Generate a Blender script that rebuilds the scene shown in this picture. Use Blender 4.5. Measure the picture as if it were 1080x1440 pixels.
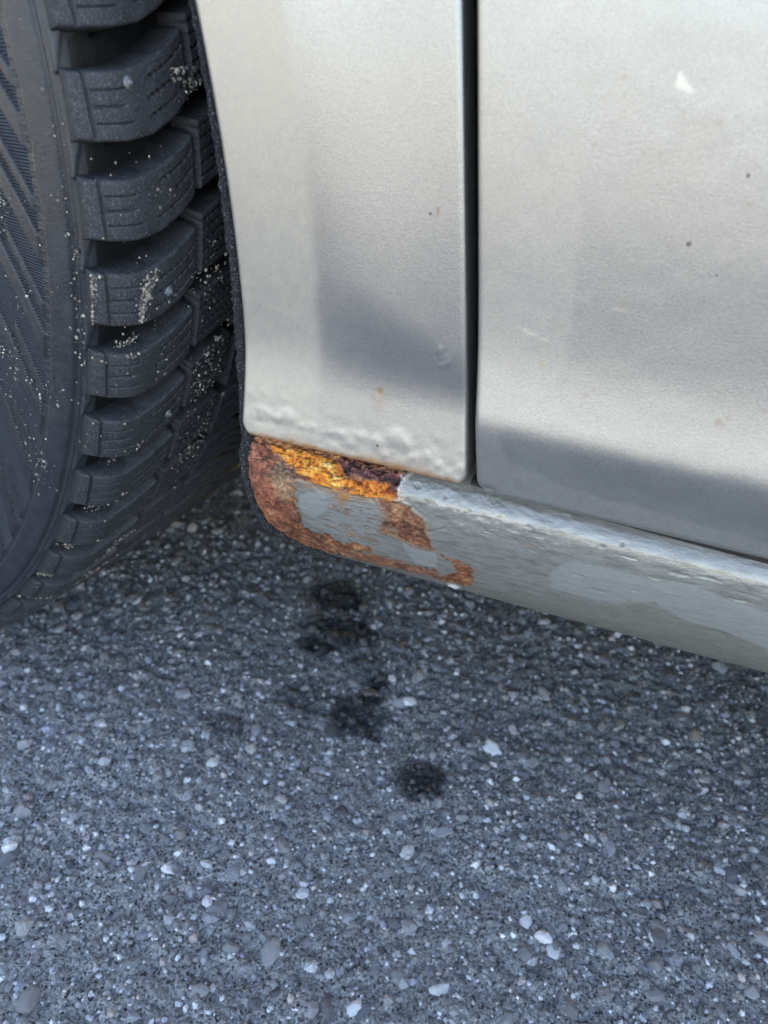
import bpy, math, random
import numpy as np
from mathutils import Matrix, Vector
rng = np.random.default_rng(7); random.seed(7)
scene = bpy.context.scene
for o in list(bpy.data.objects): bpy.data.objects.remove(o)

# ------------------------------------------------------------------ camera
cam_d = bpy.data.cameras.new('camera'); cam = bpy.data.objects.new('camera', cam_d)
scene.collection.objects.link(cam); scene.camera = cam
cam_d.sensor_fit = 'VERTICAL'; cam_d.sensor_height = 24.0; cam_d.lens = 18.616
cam_d.clip_start = 0.01; cam_d.clip_end = 2000
CAMP = Vector((0.0486, -0.2365, 0.3625))
cr_, cu_, cf_ = (0.9354, 0.3491, 0.0572), (-0.2359, 0.4953, 0.8361), (-0.2635, 0.7955, -0.5456)
cam.matrix_world = Matrix(((cr_[0], cu_[0], -cf_[0], CAMP.x), (cr_[1], cu_[1], -cf_[1], CAMP.y),
                           (cr_[2], cu_[2], -cf_[2], CAMP.z), (0, 0, 0, 1)))
cam_d.dof.use_dof = True; cam_d.dof.focus_distance = 0.302; cam_d.dof.aperture_fstop = 8.0
scene.render.resolution_x = 768; scene.render.resolution_y = 1024

# ------------------------------------------------------------------ sky, sun, exposure
SUN_EL, SUN_AZ = 29.0, -6.0             # the sun stands behind the cabin: the near side is in shade
world = bpy.data.worlds.new('World'); scene.world = world; world.use_nodes = True
wn = world.node_tree; bg = wn.nodes['Background']
sky = wn.nodes.new('ShaderNodeTexSky'); sky.sky_type = 'NISHITA'; sky.sun_disc = False
sky.sun_elevation = math.radians(SUN_EL); sky.sun_rotation = math.radians(SUN_AZ)
sky.dust_density = 1.6; sky.air_density = 1.0; sky.ozone_density = 1.0
wn.links.new(sky.outputs[0], bg.inputs[0]); bg.inputs[1].default_value = 0.10
sd = bpy.data.lights.new('sun', 'SUN'); sd.energy = 5.0; sd.angle = math.radians(0.5); sd.color = (1.0, 0.90, 0.75)
sun = bpy.data.objects.new('sun', sd); scene.collection.objects.link(sun)
sv = Vector((math.sin(math.radians(SUN_AZ)) * math.cos(math.radians(SUN_EL)),
             math.cos(math.radians(SUN_AZ)) * math.cos(math.radians(SUN_EL)), math.sin(math.radians(SUN_EL))))
sun.rotation_euler = sv.to_track_quat('Z', 'Y').to_euler(); sun.location = (0, 6, 6)
vs = scene.view_settings; vs.view_transform = 'Standard'; vs.look = 'None'; vs.gamma = 1.0; vs.exposure = 3.05
vs.use_white_balance = True; vs.white_balance_temperature = 7350; vs.white_balance_tint = 16
scene.render.engine = 'CYCLES'

# ------------------------------------------------------------------ helpers
def smooth(a, b, x):
    t = np.clip((x - a) / (b - a), 0, 1); return t * t * (3 - 2 * t)
def hash2(i, j, s):
    h = (i * 374761393 + j * 668265263 + s * 974634777) & 0x7fffffff
    h = ((h ^ (h >> 13)) * 1274126177) & 0x7fffffff
    h = ((h ^ (h >> 16)) * 1911520717) & 0x7fffffff
    return (h & 0xffff) / 65535.0
def vnoise(x, y, s=0):
    x = np.asarray(x, float); y = np.asarray(y, float)
    i = np.floor(x).astype(np.int64); j = np.floor(y).astype(np.int64)
    fx = x - i; fy = y - j; fx = fx * fx * (3 - 2 * fx); fy = fy * fy * (3 - 2 * fy)
    a = hash2(i, j, s); b = hash2(i + 1, j, s); c = hash2(i, j + 1, s); d = hash2(i + 1, j + 1, s)
    return (a * (1 - fx) + b * fx) * (1 - fy) + (c * (1 - fx) + d * fx) * fy
def fbm(x, y, s=0, o=4):
    v = 0; a = .5
    for k in range(o):
        v = v + a * (vnoise(x, y, s + k * 17) - .5) * 2; x = x * 2.03 + 3.1; y = y * 2.03 + 1.7; a *= .5
    return v
def psd(P, X, Y):
    """signed distance to a polygon, negative inside"""
    P = np.asarray(P, float); d2 = np.full(X.shape, 1e12); ins = np.zeros(X.shape, bool)
    for k in range(len(P)):
        a = P[k]; b = P[(k + 1) % len(P)]; e = b - a
        t = np.clip(((X - a[0]) * e[0] + (Y - a[1]) * e[1]) / (e @ e), 0, 1)
        d2 = np.minimum(d2, (X - a[0] - t * e[0]) ** 2 + (Y - a[1] - t * e[1]) ** 2)
        c = ((a[1] > Y) != (b[1] > Y)) & (X < (b[0] - a[0]) * (Y - a[1]) / (b[1] - a[1] + 1e-12) + a[0]); ins ^= c
    return np.where(ins, -1, 1) * np.sqrt(d2)
def pld(P, X, Y):
    P = np.asarray(P, float); d2 = np.full(X.shape, 1e12)
    for a, b in zip(P[:-1], P[1:]):
        e = b - a; t = np.clip(((X - a[0]) * e[0] + (Y - a[1]) * e[1]) / (e @ e), 0, 1)
        d2 = np.minimum(d2, (X - a[0] - t * e[0]) ** 2 + (Y - a[1] - t * e[1]) ** 2)
    return np.sqrt(d2)
def mk_mesh(name, V, F, smooth_=True, attrs=None):
    V = np.asarray(V, np.float32).reshape(-1, 3)
    groups = F if isinstance(F, list) else [F]
    groups = [np.asarray(g, np.int32) for g in groups if len(g)]
    me = bpy.data.meshes.new(name); me.vertices.add(len(V)); me.vertices.foreach_set('co', V.ravel())
    nl = sum(g.size for g in groups); nf = sum(len(g) for g in groups)
    me.loops.add(nl); me.polygons.add(nf)
    me.loops.foreach_set('vertex_index', np.concatenate([g.ravel() for g in groups]))
    ls = []; c = 0
    for g in groups:
        ls.append(c + np.arange(len(g)) * g.shape[1]); c += g.size
    me.polygons.foreach_set('loop_start', np.concatenate(ls).astype(np.int32))
    me.polygons.foreach_set('use_smooth', np.full(nf, smooth_, bool))
    if attrs:
        for k, v in attrs.items():
            v = np.asarray(v, np.float32)
            a = me.attributes.new(k, 'FLOAT_COLOR', 'POINT'); a.data.foreach_set('color', v.ravel())
    me.update(calc_edges=True); me.validate()
    return me
def grid_faces(nr, nc, flip=False, off=0):
    i, j = np.meshgrid(np.arange(nr - 1), np.arange(nc - 1), indexing='ij'); a = (i * nc + j).ravel() + off
    q = np.stack([a, a + 1, a + nc + 1, a + nc], 1)
    return q[:, ::-1] if flip else q
def spaced(a, b, fine, lo, hi, grow=1.15, mx=.08):
    """lines from a to b, fine inside [lo,hi], growing outside"""
    out = list(np.arange(lo, hi, fine)); st = fine; x = out[-1]
    while x < b:
        st = min(st * grow, mx); x += st; out.append(x)
    st = fine; x = out[0]; pre = []
    while x > a:
        st = min(st * grow, mx); x -= st; pre.append(x)
    r = np.array(pre[::-1] + out); return np.unique(np.clip(r, a, b))
def link(o): scene.collection.objects.link(o); return o
BASE = Vector((0.86, 0.87, 0.0))
def part(name, me, mat, parent=None, label=None, kind=None, child_of_base=True):
    o = bpy.data.objects.new(name, me); link(o)
    if mat is not None and me is not None and not me.materials: me.materials.append(mat)
    if parent is not None:
        o.parent = parent
        if child_of_base: o.matrix_parent_inverse = Matrix.Translation(-BASE)
    if label: o['label'] = label
    if kind: o['kind'] = kind
    return o

# ---- node materials
class NM:
    def __init__(s, name):
        s.m = bpy.data.materials.new(name); s.m.use_nodes = True; s.t = s.m.node_tree
        s.b = s.t.nodes['Principled BSDF']; s.out = s.t.nodes['Material Output']
    def n(s, typ, **k):
        nd = s.t.nodes.new('ShaderNode' + typ)
        for a, v in k.items(): setattr(nd, a, v)
        return nd
    def set(s, sock, v):
        if isinstance(v, bpy.types.NodeSocket): s.t.links.new(v, sock)
        elif isinstance(v, (tuple, list)) and len(v) == 3 and sock.type == 'RGBA': sock.default_value = (*v, 1)
        else: sock.default_value = v
    def inp(s, k, v): s.set(s.b.inputs[k], v)
    def math(s, op, a, b=0.0, c=None, clamp=False):
        nd = s.n('Math', operation=op, use_clamp=clamp); s.set(nd.inputs[0], a); s.set(nd.inputs[1], b)
        if c is not None: s.set(nd.inputs[2], c)
        return nd.outputs[0]
    def mix(s, f, a, b, typ='MIX'):
        nd = s.n('Mix', data_type='RGBA', blend_type=typ); s.set(nd.inputs[0], f); s.set(nd.inputs[6], a); s.set(nd.inputs[7], b)
        return nd.outputs[2]
    def mr(s, v, a, b, c=0.0, d=1.0, st='LINEAR'):
        nd = s.n('MapRange', interpolation_type=st); s.set(nd.inputs[0], v)
        for i, q in enumerate((a, b, c, d)): s.set(nd.inputs[i + 1], q)
        return nd.outputs[0]
    def pos(s):
        if not hasattr(s, '_p'): s._p = s.n('TexCoord').outputs['Object']
        return s._p
    def noise(s, scale, detail=3, rough=.55, vec=None, dist=0.0):
        nd = s.n('TexNoise'); s.set(nd.inputs['Vector'], vec if vec is not None else s.pos())
        nd.inputs['Scale'].default_value = scale; nd.inputs['Detail'].default_value = detail
        nd.inputs['Roughness'].default_value = rough; nd.inputs['Distortion'].default_value = dist
        return nd.outputs[0]
    def noisec(s, scale, detail=2, vec=None):
        s.noise(scale, detail, vec=vec); nd = s.t.nodes[-1]; return nd.outputs[1]
    def vor(s, scale, feature='F1', vec=None, out='Distance', rnd=1.0):
        nd = s.n('TexVoronoi', feature=feature); s.set(nd.inputs['Vector'], vec if vec is not None else s.pos())
        nd.inputs['Scale'].default_value = scale; nd.inputs['Randomness'].default_value = rnd
        return nd.outputs[out]
    def attr(s, name):
        nd = s.n('Attribute', attribute_name=name); sp = s.n('SeparateColor'); s.t.links.new(nd.outputs['Color'], sp.inputs[0])
        return sp.outputs[0], sp.outputs[1], sp.outputs[2], nd.outputs['Alpha']
    def bump(s, h, strength=.5, dist=.001, normal=None):
        nd = s.n('Bump'); s.set(nd.inputs['Height'], h); nd.inputs['Strength'].default_value = strength
        nd.inputs['Distance'].default_value = dist
        if normal is not None: s.set(nd.inputs['Normal'], normal)
        return nd.outputs[0]

def paint_base(M):
    """aged silver metallic paint: flakes, dust film, fine specks -> colour, roughness, bump height"""
    fl = M.vor(2600, out='Color'); sep = M.n('SeparateColor'); M.set(sep.inputs[0], fl)
    flake = sep.outputs[0]
    fine = M.noise(1500, 2)
    g = M.math('ADD', M.math('MULTIPLY', flake, .16), M.math('MULTIPLY', fine, .22))
    col = M.mix(M.mr(g, .05, .33), (.25, .25, .249), (.355, .355, .353))
    blot = M.mr(M.noise(22, 3), .35, .7)
    col = M.mix(M.math('MULTIPLY', blot, .25), col, (.28, .267, .24))
    return col, flake, fine

def make_paint():
    M = NM('aged_silver_paint'); col, flake, fine = paint_base(M)
    dust, rust, scuff, spot = M.attr('A')
    dn = M.math('MULTIPLY', dust, M.mr(M.noise(300, 4, .7), .3, .7, .6, 1.0))
    col = M.mix(M.math('MULTIPLY', dn, .62), col, (.54, .475, .36))
    # small dark specks and yellowish spots
    vd = M.vor(95); sp = M.n('SeparateColor'); M.set(sp.inputs[0], M.vor(95, out='Color'))
    sz = M.mr(sp.outputs[0], .72, 1.0, 0.0, .085)
    dot = M.math('LESS_THAN', vd, sz)
    col = M.mix(M.math('MULTIPLY', dot, .75), col, (.06, .05, .04))
    vd2 = M.vor(38); sp2 = M.n('SeparateColor'); M.set(sp2.inputs[0], M.vor(38, out='Color'))
    d2 = M.mr(M.math('SUBTRACT', M.mr(sp2.outputs[1], .62, 1.0, 0.0, .09), M.math('ADD', vd2, M.math('MULTIPLY', M.noise(900, 2), .03))), -.02, .02)
    col = M.mix(M.math('MULTIPLY', d2, .45), col, (.34, .25, .12))
    col = M.mix(M.math('MULTIPLY', scuff, M.mr(M.noise(1400, 3, .7), .42, .62)), col, (.30, .30, .31))
    rcol = M.mix(M.noise(700, 3), (.42, .20, .05), (.16, .055, .015))
    col = M.mix(M.math('MULTIPLY', rust, M.mr(M.noise(420, 4, .7), .2, .65, .55, 1.0), clamp=True), col, rcol)
    col = M.mix(M.math('MULTIPLY', spot, .45), col, (.66, .64, .58))
    M.inp('Base Color', col)
    M.inp('Metallic', M.math('MULTIPLY', .88, M.math('SUBTRACT', 1.0, M.math('ADD', M.math('MULTIPLY', dn, .5), rust, clamp=True))))
    M.inp('Roughness', M.mr(M.math('ADD', dn, M.math('MULTIPLY', M.noise(60, 3), .4)), 0, 1.4, .30, .50))
    M.inp('Coat Weight', M.math('SUBTRACT', .55, M.math('MULTIPLY', M.math('ADD', dn, rust, clamp=True), .5), clamp=True))
    M.inp('Coat Roughness', .16)
    h = M.math('ADD', M.math('MULTIPLY', flake, .5), M.math('ADD', fine, M.math('MULTIPLY', M.noise(190, 2), .25)))
    M.inp('Normal', M.bump(h, .11, .0004))
    return M.m

def make_sill_paint():
    M = NM('rusted_silver_paint'); col, flake, fine = paint_base(M)
    rust, orange, purple, smear = M.attr('A'); dirt, white, halo, pink = M.attr('B')
    streakv = M.n('Mapping'); M.set(streakv.inputs[0], M.pos()); streakv.inputs['Scale'].default_value = (.22, 1, 1)
    st = M.noise(520, 4, .65, vec=streakv.outputs[0])
    col = M.mix(.8, col, (.285, .27, .228))
    col = M.mix(M.mr(st, .42, .68, 0, .7), col, (.13, .128, .112))
    col = M.mix(M.math('MULTIPLY', smear, .6), col, (.40, .395, .365))
    dm = M.math('MULTIPLY', dirt, M.mr(M.noise(260, 5, .7), .3, .62, .45, 1.0))
    col = M.mix(M.math('MULTIPLY', dm, .9), col, (.15, .138, .11))
    col = M.mix(M.math('MULTIPLY', halo, M.mr(M.noise(330, 3), .25, .6, .5, 1)), col, (.40, .17, .045))
    n1 = M.noise(260, 5, .7); n2 = M.noise(800, 4, .7); n3 = M.noise(110, 3)
    cn = M.n('Attribute', attribute_name='C').outputs['Color']
    rc = M.mix(M.mr(n2, .38, .62), M.mix(1.0, cn, (.62, .58, .56), 'MULTIPLY'), M.mix(1.0, cn, (1.3, 1.3, 1.3), 'MULTIPLY'))
    n4 = M.noise(2200, 3, .7)
    rc = M.mix(M.mr(n4, .60, .72, 0, .5), rc, M.mix(1.0, cn, (2.0, 1.9, 1.8), 'MULTIPLY'))
    rf = M.math('MAXIMUM', rust, M.math('MAXIMUM', orange, purple))
    col = M.mix(rf, col, rc)
    col = M.mix(white, col, (.72, .71, .67))
    M.inp('Base Color', col)
    M.inp('Metallic', M.math('MULTIPLY', .35, M.math('SUBTRACT', 1.0, M.math('ADD', rf, dm, clamp=True))))
    rr = M.mr(n2, .3, .7, .34, .7)
    rg = M.n('Mix', data_type='FLOAT'); M.set(rg.inputs[0], rf); M.set(rg.inputs[2], M.mr(st, .3, .7, .26, .42)); M.set(rg.inputs[3], rr)
    M.inp('Roughness', rg.outputs[0])
    M.inp('Coat Weight', M.math('MULTIPLY', .9, M.math('SUBTRACT', 1.0, M.math('ADD', rf, dm, clamp=True)))); M.inp('Coat Roughness', .14)
    M.inp('Specular IOR Level', .5)
    hp = M.math('ADD', M.math('MULTIPLY', fine, .5), M.math('ADD', M.math('MULTIPLY', st, 1.1), M.math('MULTIPLY', M.noise(240, 3), .9)))
    hr = M.math('MULTIPLY', M.math('ADD', n2, M.math('MULTIPLY', n1, 1.6)), 3.0)
    hh = M.n('Mix', data_type='FLOAT'); M.set(hh.inputs[0], rf); M.set(hh.inputs[2], hp); M.set(hh.inputs[3], hr)
    M.inp('Normal', M.bump(hh.outputs[0], .55, .0005))
    return M.m

def make_rubber():
    M = NM('sidewall_rubber'); th, rr, yy, hatch = M.attr('T')      # theta in degrees, radius, lateral, hatch mask
    ridge = M.math('SINE', M.math('MULTIPLY', th, 2 * math.pi / .205))
    dust = M.mr(M.noise(140, 5, .7), .42, .75); d2 = M.mr(M.noise(1100, 3, .7), .60, .72)
    col = M.mix(M.math('MULTIPLY', dust, .45), (.019, .021, .026), (.038, .040, .045))
    col = M.mix(M.math('MULTIPLY', d2, .28), col, (.17, .16, .14))
    col = M.mix(M.math('GREATER_THAN', yy, -.0045), col, (.006, .006, .007))  # tread base near-black: groove shade painted into the rubber colour
    M.inp('Base Color', col); M.inp('Roughness', M.mr(dust, 0, 1, .36, .55)); M.inp('Specular IOR Level', .5)
    h = M.math('ADD', M.math('MULTIPLY', M.math('MULTIPLY', ridge, hatch), 1.0), M.math('MULTIPLY', M.noise(900, 3), .5))
    M.inp('Normal', M.bump(h, .8, .0003))
    return M.m
def make_tread():
    M = NM('tread_rubber'); wear_shade, a_, b_, c_ = M.attr('A')
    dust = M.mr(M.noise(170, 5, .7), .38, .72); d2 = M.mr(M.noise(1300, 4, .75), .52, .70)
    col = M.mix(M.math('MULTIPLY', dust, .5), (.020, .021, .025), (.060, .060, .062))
    col = M.mix(M.math('MULTIPLY', M.math('MULTIPLY', d2, wear_shade), .55), col, (.20, .197, .19))
    col = M.mix(wear_shade, (.009, .009, .010), col)  # block walls and sipes near-black: recess shade painted in, tops keep worn tone
    M.inp('Base Color', col); M.inp('Roughness', M.mr(M.noise(500, 3), .3, .7, .5, .75))
    h = M.math('ADD', M.noise(1500, 4, .7), M.math('MULTIPLY', M.noise(450, 3), .9))
    M.inp('Normal', M.bump(h, .55, .0004))
    return M.m
def make_simple(name, col, rough=.6, metal=0.0, bumps=None, var=None, coat=0):
    M = NM(name); c = col
    if var: c = M.mix(M.mr(M.noise(var[0], 4, .65), .35, .68), col, var[1])
    M.inp('Base Color', c); M.inp('Roughness', rough); M.inp('Metallic', metal); M.inp('Coat Weight', coat)
    if bumps: M.inp('Normal', M.bump(M.noise(bumps[0], 4, .7), bumps[1], bumps[2]))
    return M.m
def make_felt():
    M = NM('fibrous_black_trim'); n = M.noise(1600, 4, .75)
    sp = M.mr(n, .56, .68)
    M.inp('Base Color', M.mix(sp, (.009, .009, .010), (.34, .335, .33))); M.inp('Roughness', .75)
    M.inp('Normal', M.bump(n, .8, .001)); return M.m
def make_asphalt():
    M = NM('asphalt'); stain, under_brown, _, _ = M.attr('A')
    n1 = M.noise(620, 5, .72); n2 = M.noise(120, 4, .6); n3 = M.noise(9, 3)
    col = M.mix(M.mr(n1, .38, .64), (.030, .045, .047), (.66, .655, .64))
    col = M.mix(M.math('MULTIPLY', M.mr(n2, .35, .65), .5), col, (.25, .245, .235))
    g = M.vor(900, out='Color'); sp = M.n('SeparateColor'); M.set(sp.inputs[0], g)
    col = M.mix(M.mr(sp.outputs[0], .82, .97), col, (.50, .49, .47))
    col = M.mix(M.mr(sp.outputs[1], .80, .95), col, (.03, .03, .033))
    col = M.mix(M.math('MULTIPLY', M.mr(n3, .35, .65), .35), col, (.17, .163, .15))
    col = M.mix(M.math('MULTIPLY', under_brown, .55), col, M.mix(n2, (.10, .085, .065), (.22, .19, .15)))  # asphalt turns browner towards and beneath the car
    col = M.mix(M.math('MULTIPLY', stain, .88), col, (.012, .012, .012))
    M.inp('Base Color', col); M.inp('Roughness', M.mr(stain, 0, 1, .85, .6)); M.inp('Specular IOR Level', .35)
    M.inp('Normal', M.bump(M.math('ADD', n1, M.math('MULTIPLY', sp.outputs[0], .35)), .9, .0016))
    return M.m
def make_stone(name, useobj):
    M = NM(name)
    if useobj: c = M.n('ObjectInfo').outputs['Color']
    else:
        nd = M.n('Attribute', attribute_name='C'); c = nd.outputs['Color']
    n = M.noise(900, 4, .7); n2 = M.noise(260, 3)
    col = M.mix(M.mr(n, .35, .7, 0, .5), c, (.10, .10, .105))
    col = M.mix(M.mr(n2, .58, .72, 0, .55), col, (.15, .145, .135))
    M.inp('Base Color', col); M.inp('Roughness', .7); M.inp('Specular IOR Level', .4)
    M.inp('Normal', M.bump(n, .5, .0006)); return M.m

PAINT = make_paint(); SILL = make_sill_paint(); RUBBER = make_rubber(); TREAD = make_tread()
FELT = make_felt(); ASPH = make_asphalt(); STONE = make_stone('aggregate_stone', True); STONES = make_stone('aggregate', False)
DARK = make_simple('black_underseal', (.012, .012, .012), .8, bumps=(220, .6, .002), var=(60, (.03, .027, .024)))
JAMB = make_simple('dark_door_jamb', (.02, .02, .022), .55, var=(80, (.05, .048, .045)))
GLASS = make_simple('dark_window_glass', (.01, .012, .012), .06)
STUD = make_simple('stud_metal', (.26, .265, .27), .5, .6, bumps=(1500, .4, .0004), var=(700, (.14, .14, .14)))
ALLOY = make_simple('alloy_rim', (.45, .45, .46), .35, .85)
PLAIN = make_simple('silver_paint', (.52, .52, .515), .36, .75, coat=.5)

# ================================================================== GROUND
gx = spaced(-150, 150, .0014, -.50, .34, 1.25, 30); gy = spaced(-150, 150, .0014, -.21, .50, 1.25, 30)
GX, GY = np.meshgrid(gx, gy)
STAINS = [(-.118, .175, .019, .013), (-.102, .143, .020, .013), (-.110, .124, .011, .009), (-.098, .077, .012, .011), (-.061, .106, .006, .006),
          (-.064, .076, .0135, .0125), (-.060, .089, .007, .006), (-.012, .046, .0115, .0105), (-.130, .039, .010, .007), (-.075, .12, .009, .006), (-.05, .066, .005, .004)]
def stain_at(x, y):
    v = np.zeros_like(x); w = fbm(x / .006, y / .006, 5, 4) * .5 + fbm(x / .002, y / .002, 8, 2) * .22
    for k, (a, b, rx, ry) in enumerate(STAINS):
        rx *= 1.45; ry *= 1.45
        d = np.sqrt(((x - a) / rx) ** 2 + ((y - b) / ry) ** 2)
        v = np.maximum(v, smooth(1.2, .55, d + w * .5) * (.55 if k in (3, 8, 9) else 1.0))
    return v
def ground_z(x, y):
    near = smooth(1.2, .6, np.hypot(x, y - .1))
    return (fbm(x / .05, y / .05, 1, 2) * .0016 + fbm(x / .006, y / .006, 2, 3) * .0022 + fbm(x / .0022, y / .0022, 3, 2) * .0016) * near
GZ = ground_z(GX, GY); ST = stain_at(GX, GY)
gm = mk_mesh('ground', np.stack([GX, GY, GZ], -1), grid_faces(len(gy), len(gx)), True,
             {'A': np.stack([ST, smooth(.06, .24, GY + fbm(GX / .05, GY / .05, 77, 3) * .05) * smooth(1.8, 1.5, GY), ST * 0, ST * 0 + 1], -1)})
ground = part('ground', gm, ASPH, None); ground['kind'] = 'structure'
ground['label'] = 'worn grey asphalt with exposed stones and dark drip stains'

ico = np.array([(0, 0, 1)] + [(.894 * math.cos(a), .894 * math.sin(a), .447) for a in np.arange(5) * 2 * math.pi / 5] +
               [(.894 * math.cos(a), .894 * math.sin(a), -.447) for a in (np.arange(5) + .5) * 2 * math.pi / 5] + [(0, 0, -1)])
icf = [(0, 1 + k, 1 + (k + 1) % 5) for k in range(5)] + [(1 + k, 6 + k, 1 + (k + 1) % 5) for k in range(5)] + \
      [(1 + (k + 1) % 5, 6 + k, 6 + (k + 1) % 5) for k in range(5)] + [(11, 6 + (k + 1) % 5, 6 + k) for k in range(5)]
icf = np.array(icf)
def subdiv(V, F):
    V = [tuple(v) for v in V]; mid = {}; out = []
    def m(a, b):
        k = (min(a, b), max(a, b))
        if k not in mid:
            q = np.array(V[a]) + np.array(V[b]); q /= np.linalg.norm(q); mid[k] = len(V); V.append(tuple(q))
        return mid[k]
    for a, b, c in F:
        ab, bc, ca = m(a, b), m(b, c), m(c, a); out += [(a, ab, ca), (b, bc, ab), (c, ca, bc), (ab, bc, ca)]
    return np.array(V), np.array(out)
PAL = 1.75 * np.array([(.19, .19, .195), (.26, .26, .265), (.33, .335, .345), (.13, .135, .145), (.075, .078, .09), (.45, .455, .46),
                (.58, .58, .57), (.30, .25, .23), (.26, .235, .20), (.20, .215, .25), (.38, .39, .42)])
PW = np.array([.15, .15, .13, .13, .12, .10, .09, .03, .03, .05, .03]); PW = PW / PW.sum()
def stone_cloud(N, rmin, rmax, power, x0, x1, y0, y1, flat=.62, emb=.25, bright=1.0):
    x = rng.uniform(x0, x1, N); y = rng.uniform(y0, y1, N)
    r = rmin * (1 - rng.random(N) * (1 - (rmin / rmax) ** power)) ** (-1 / power)
    c = np.clip(PAL[rng.choice(len(PAL), N, p=PW)] * rng.uniform(.42, 1.45, (N, 1)) * bright, 0, .85)
    return x, y, r, c
def joined_stones(x, y, z, r, c, flat=.65, jit=.33, ups=None):
    N = len(x); V = ico[None] * (1 + rng.uniform(-jit, jit * .6, (N, 12, 1)))
    sc = np.stack([rng.uniform(.75, 1.35, N), rng.uniform(.7, 1.1, N), np.full(N, flat) * rng.uniform(.8, 1.2, N)], 1)
    V = V * sc[:, None] * r[:, None, None]
    a = rng.uniform(0, 6.28, N); ca, sa = np.cos(a)[:, None], np.sin(a)[:, None]
    V = np.stack([V[..., 0] * ca - V[..., 1] * sa, V[..., 0] * sa + V[..., 1] * ca, V[..., 2]], -1)
    if ups is not None:      # orient local z to the normals 'ups'
        u = ups / np.linalg.norm(ups, axis=1, keepdims=True); h = np.tile([[.31, .87, .37]], (N, 1))
        t = np.cross(u, h); t /= np.linalg.norm(t, axis=1, keepdims=True); b = np.cross(u, t)
        V = V[..., 0:1] * t[:, None] + V[..., 1:2] * b[:, None] + V[..., 2:3] * u[:, None]
    V = V + np.stack([x, y, z], -1)[:, None]
    F = (icf[None] + (np.arange(N) * 12)[:, None, None]).reshape(-1, 3)
    C = np.concatenate([np.repeat(c, 12, axis=0), np.ones((N * 12, 1))], 1)
    return V.reshape(-1, 3), F, C
# every stone near the car; the 300 largest become single objects, the rest one mass
x, y, r, c = stone_cloud(38000, .0008, .0062, 2.1, -.48, .32, -.19, .46)
vis = (y > -.165 + (x > 0) * .0)
x, y, r, c = x[vis], y[vis], r[vis], c[vis]
z = ground_z(x, y) - r * .14
st = stain_at(x, y)[:, None]; c = c * (1 - .85 * st)
bg_ = (smooth(.0022, .0034, r) * (rng.random(len(r)) < .75))[:, None]; c = c * (1 - bg_) + bg_ * np.minimum(c, .16 + .30 * c)
# nearest-first size so that the big ones are seen
inview = (y < .30) & (x > -.30 + (y < .0) * .15) & (y > -.145 + .38 * (x + .135)) & (x < .26)
score = np.where(inview, r, 0); order = np.argsort(-score); big = order[:300]; rest = order[300:]
V, F, C = joined_stones(x[rest], y[rest], z[rest], r[rest], c[rest])
agg = part('aggregate', mk_mesh('aggregate', V, F, False, {'C': C}), STONES, ground, kind='stuff', child_of_base=False)
sv_, sf_ = subdiv(ico, icf); stone_meshes = []
for k in range(14):
    w = sv_ * (1 + (rng.random((len(sv_), 1)) - .5) * .30)
    ax = rng.normal(size=(5, 3)); ax /= np.linalg.norm(ax, axis=1, keepdims=True)
    for a in ax:                                  # a few flat cuts make it a crushed stone
        dd = w @ a; w = w - np.maximum(dd - .66, 0)[:, None] * a
    w = w * np.array([rng.uniform(.85, 1.3), rng.uniform(.75, 1.0), rng.uniform(.5, .75)])
    me = mk_mesh('stone', w, sf_, False); me.materials.append(STONE); stone_meshes.append(me)
for n_, i in enumerate(big):
    o = part('stone', stone_meshes[n_ % 14], None, ground, child_of_base=False)
    o.location = (x[i], y[i], z[i] - r[i] * .12); o.scale = (r[i],) * 3
    o.rotation_euler = (rng.uniform(-.3, .3), rng.uniform(-.3, .3), rng.uniform(0, 6.28)); o.color = (*c[i], 1)

# ================================================================== CAR
car = link(bpy.data.objects.new('car', None)); car.location = BASE
car['label'] = 'silver car with dirty paint and a rusted sill behind its studded front tyre'; car['category'] = 'car'

XW, ZW, R0 = -.4283, .315, .315
AZ0, AA, AB = .235, .3413, .47
def archx(z):
    z = np.asarray(z, float); t = np.clip((z - AZ0) / AB, 0, 1); return XW + AA * np.sqrt(np.maximum(1 - t * t, 0))
def gapx(z): return -(np.asarray(z, float) - .2264) * .135
# body side section: slope of y over z, integrated
_z = np.linspace(.14, 1.0, 4301)
def sig(z, c, w): return 1 / (1 + np.exp(-(z - c) / w))
_s = -.05 + (.05 + .25) * sig(_z, .2462, .0018) + (-.25 + .02) * sig(_z, .2660, .0085) + (-.08) * sig(_z, .42, .03) + .12 * sig(_z, .62, .05) + .25 * sig(_z, .80, .02)
_y = np.cumsum(_s) * (_z[1] - _z[0]); _y -= np.interp(.2462, _z, _y); _y += -.0050
def body_y(x, z):
    x = np.asarray(x, float)
    plan = .10 * np.maximum(-(x + .55), 0) ** 2 + .55 * np.maximum(-(x + .95), 0) ** 2 + .06 * np.maximum(x - 1.9, 0) ** 2 + .6 * np.maximum(x - 2.6, 0) ** 2
    return np.interp(z, _z, _y) + plan
def rounding(d, r):
    d = np.clip(d, 0, r); return r - np.sqrt(np.maximum(r * r - (r - d) ** 2, 0))
def hem(V, nr, nc, edges, depth):
    """fold the listed borders of a grid back by depth in +y; returns vertices and faces"""
    idx = np.arange(nr * nc).reshape(nr, nc); loop = []
    if 'L' in edges: loop += list(idx[::-1, 0])
    if 'B' in edges: loop += list(idx[0, (1 if 'L' in edges else 0):])
    if 'R' in edges: loop += list(idx[(1 if 'B' in edges else 0):, -1])
    loop = np.array(loop); W = V[loop].copy(); W[:, 1] += depth; n = len(V)
    k = np.arange(len(loop) - 1)
    return np.vstack([V, W]), np.stack([loop[k], n + k, n + k + 1, loop[k + 1]], 1)
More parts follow.
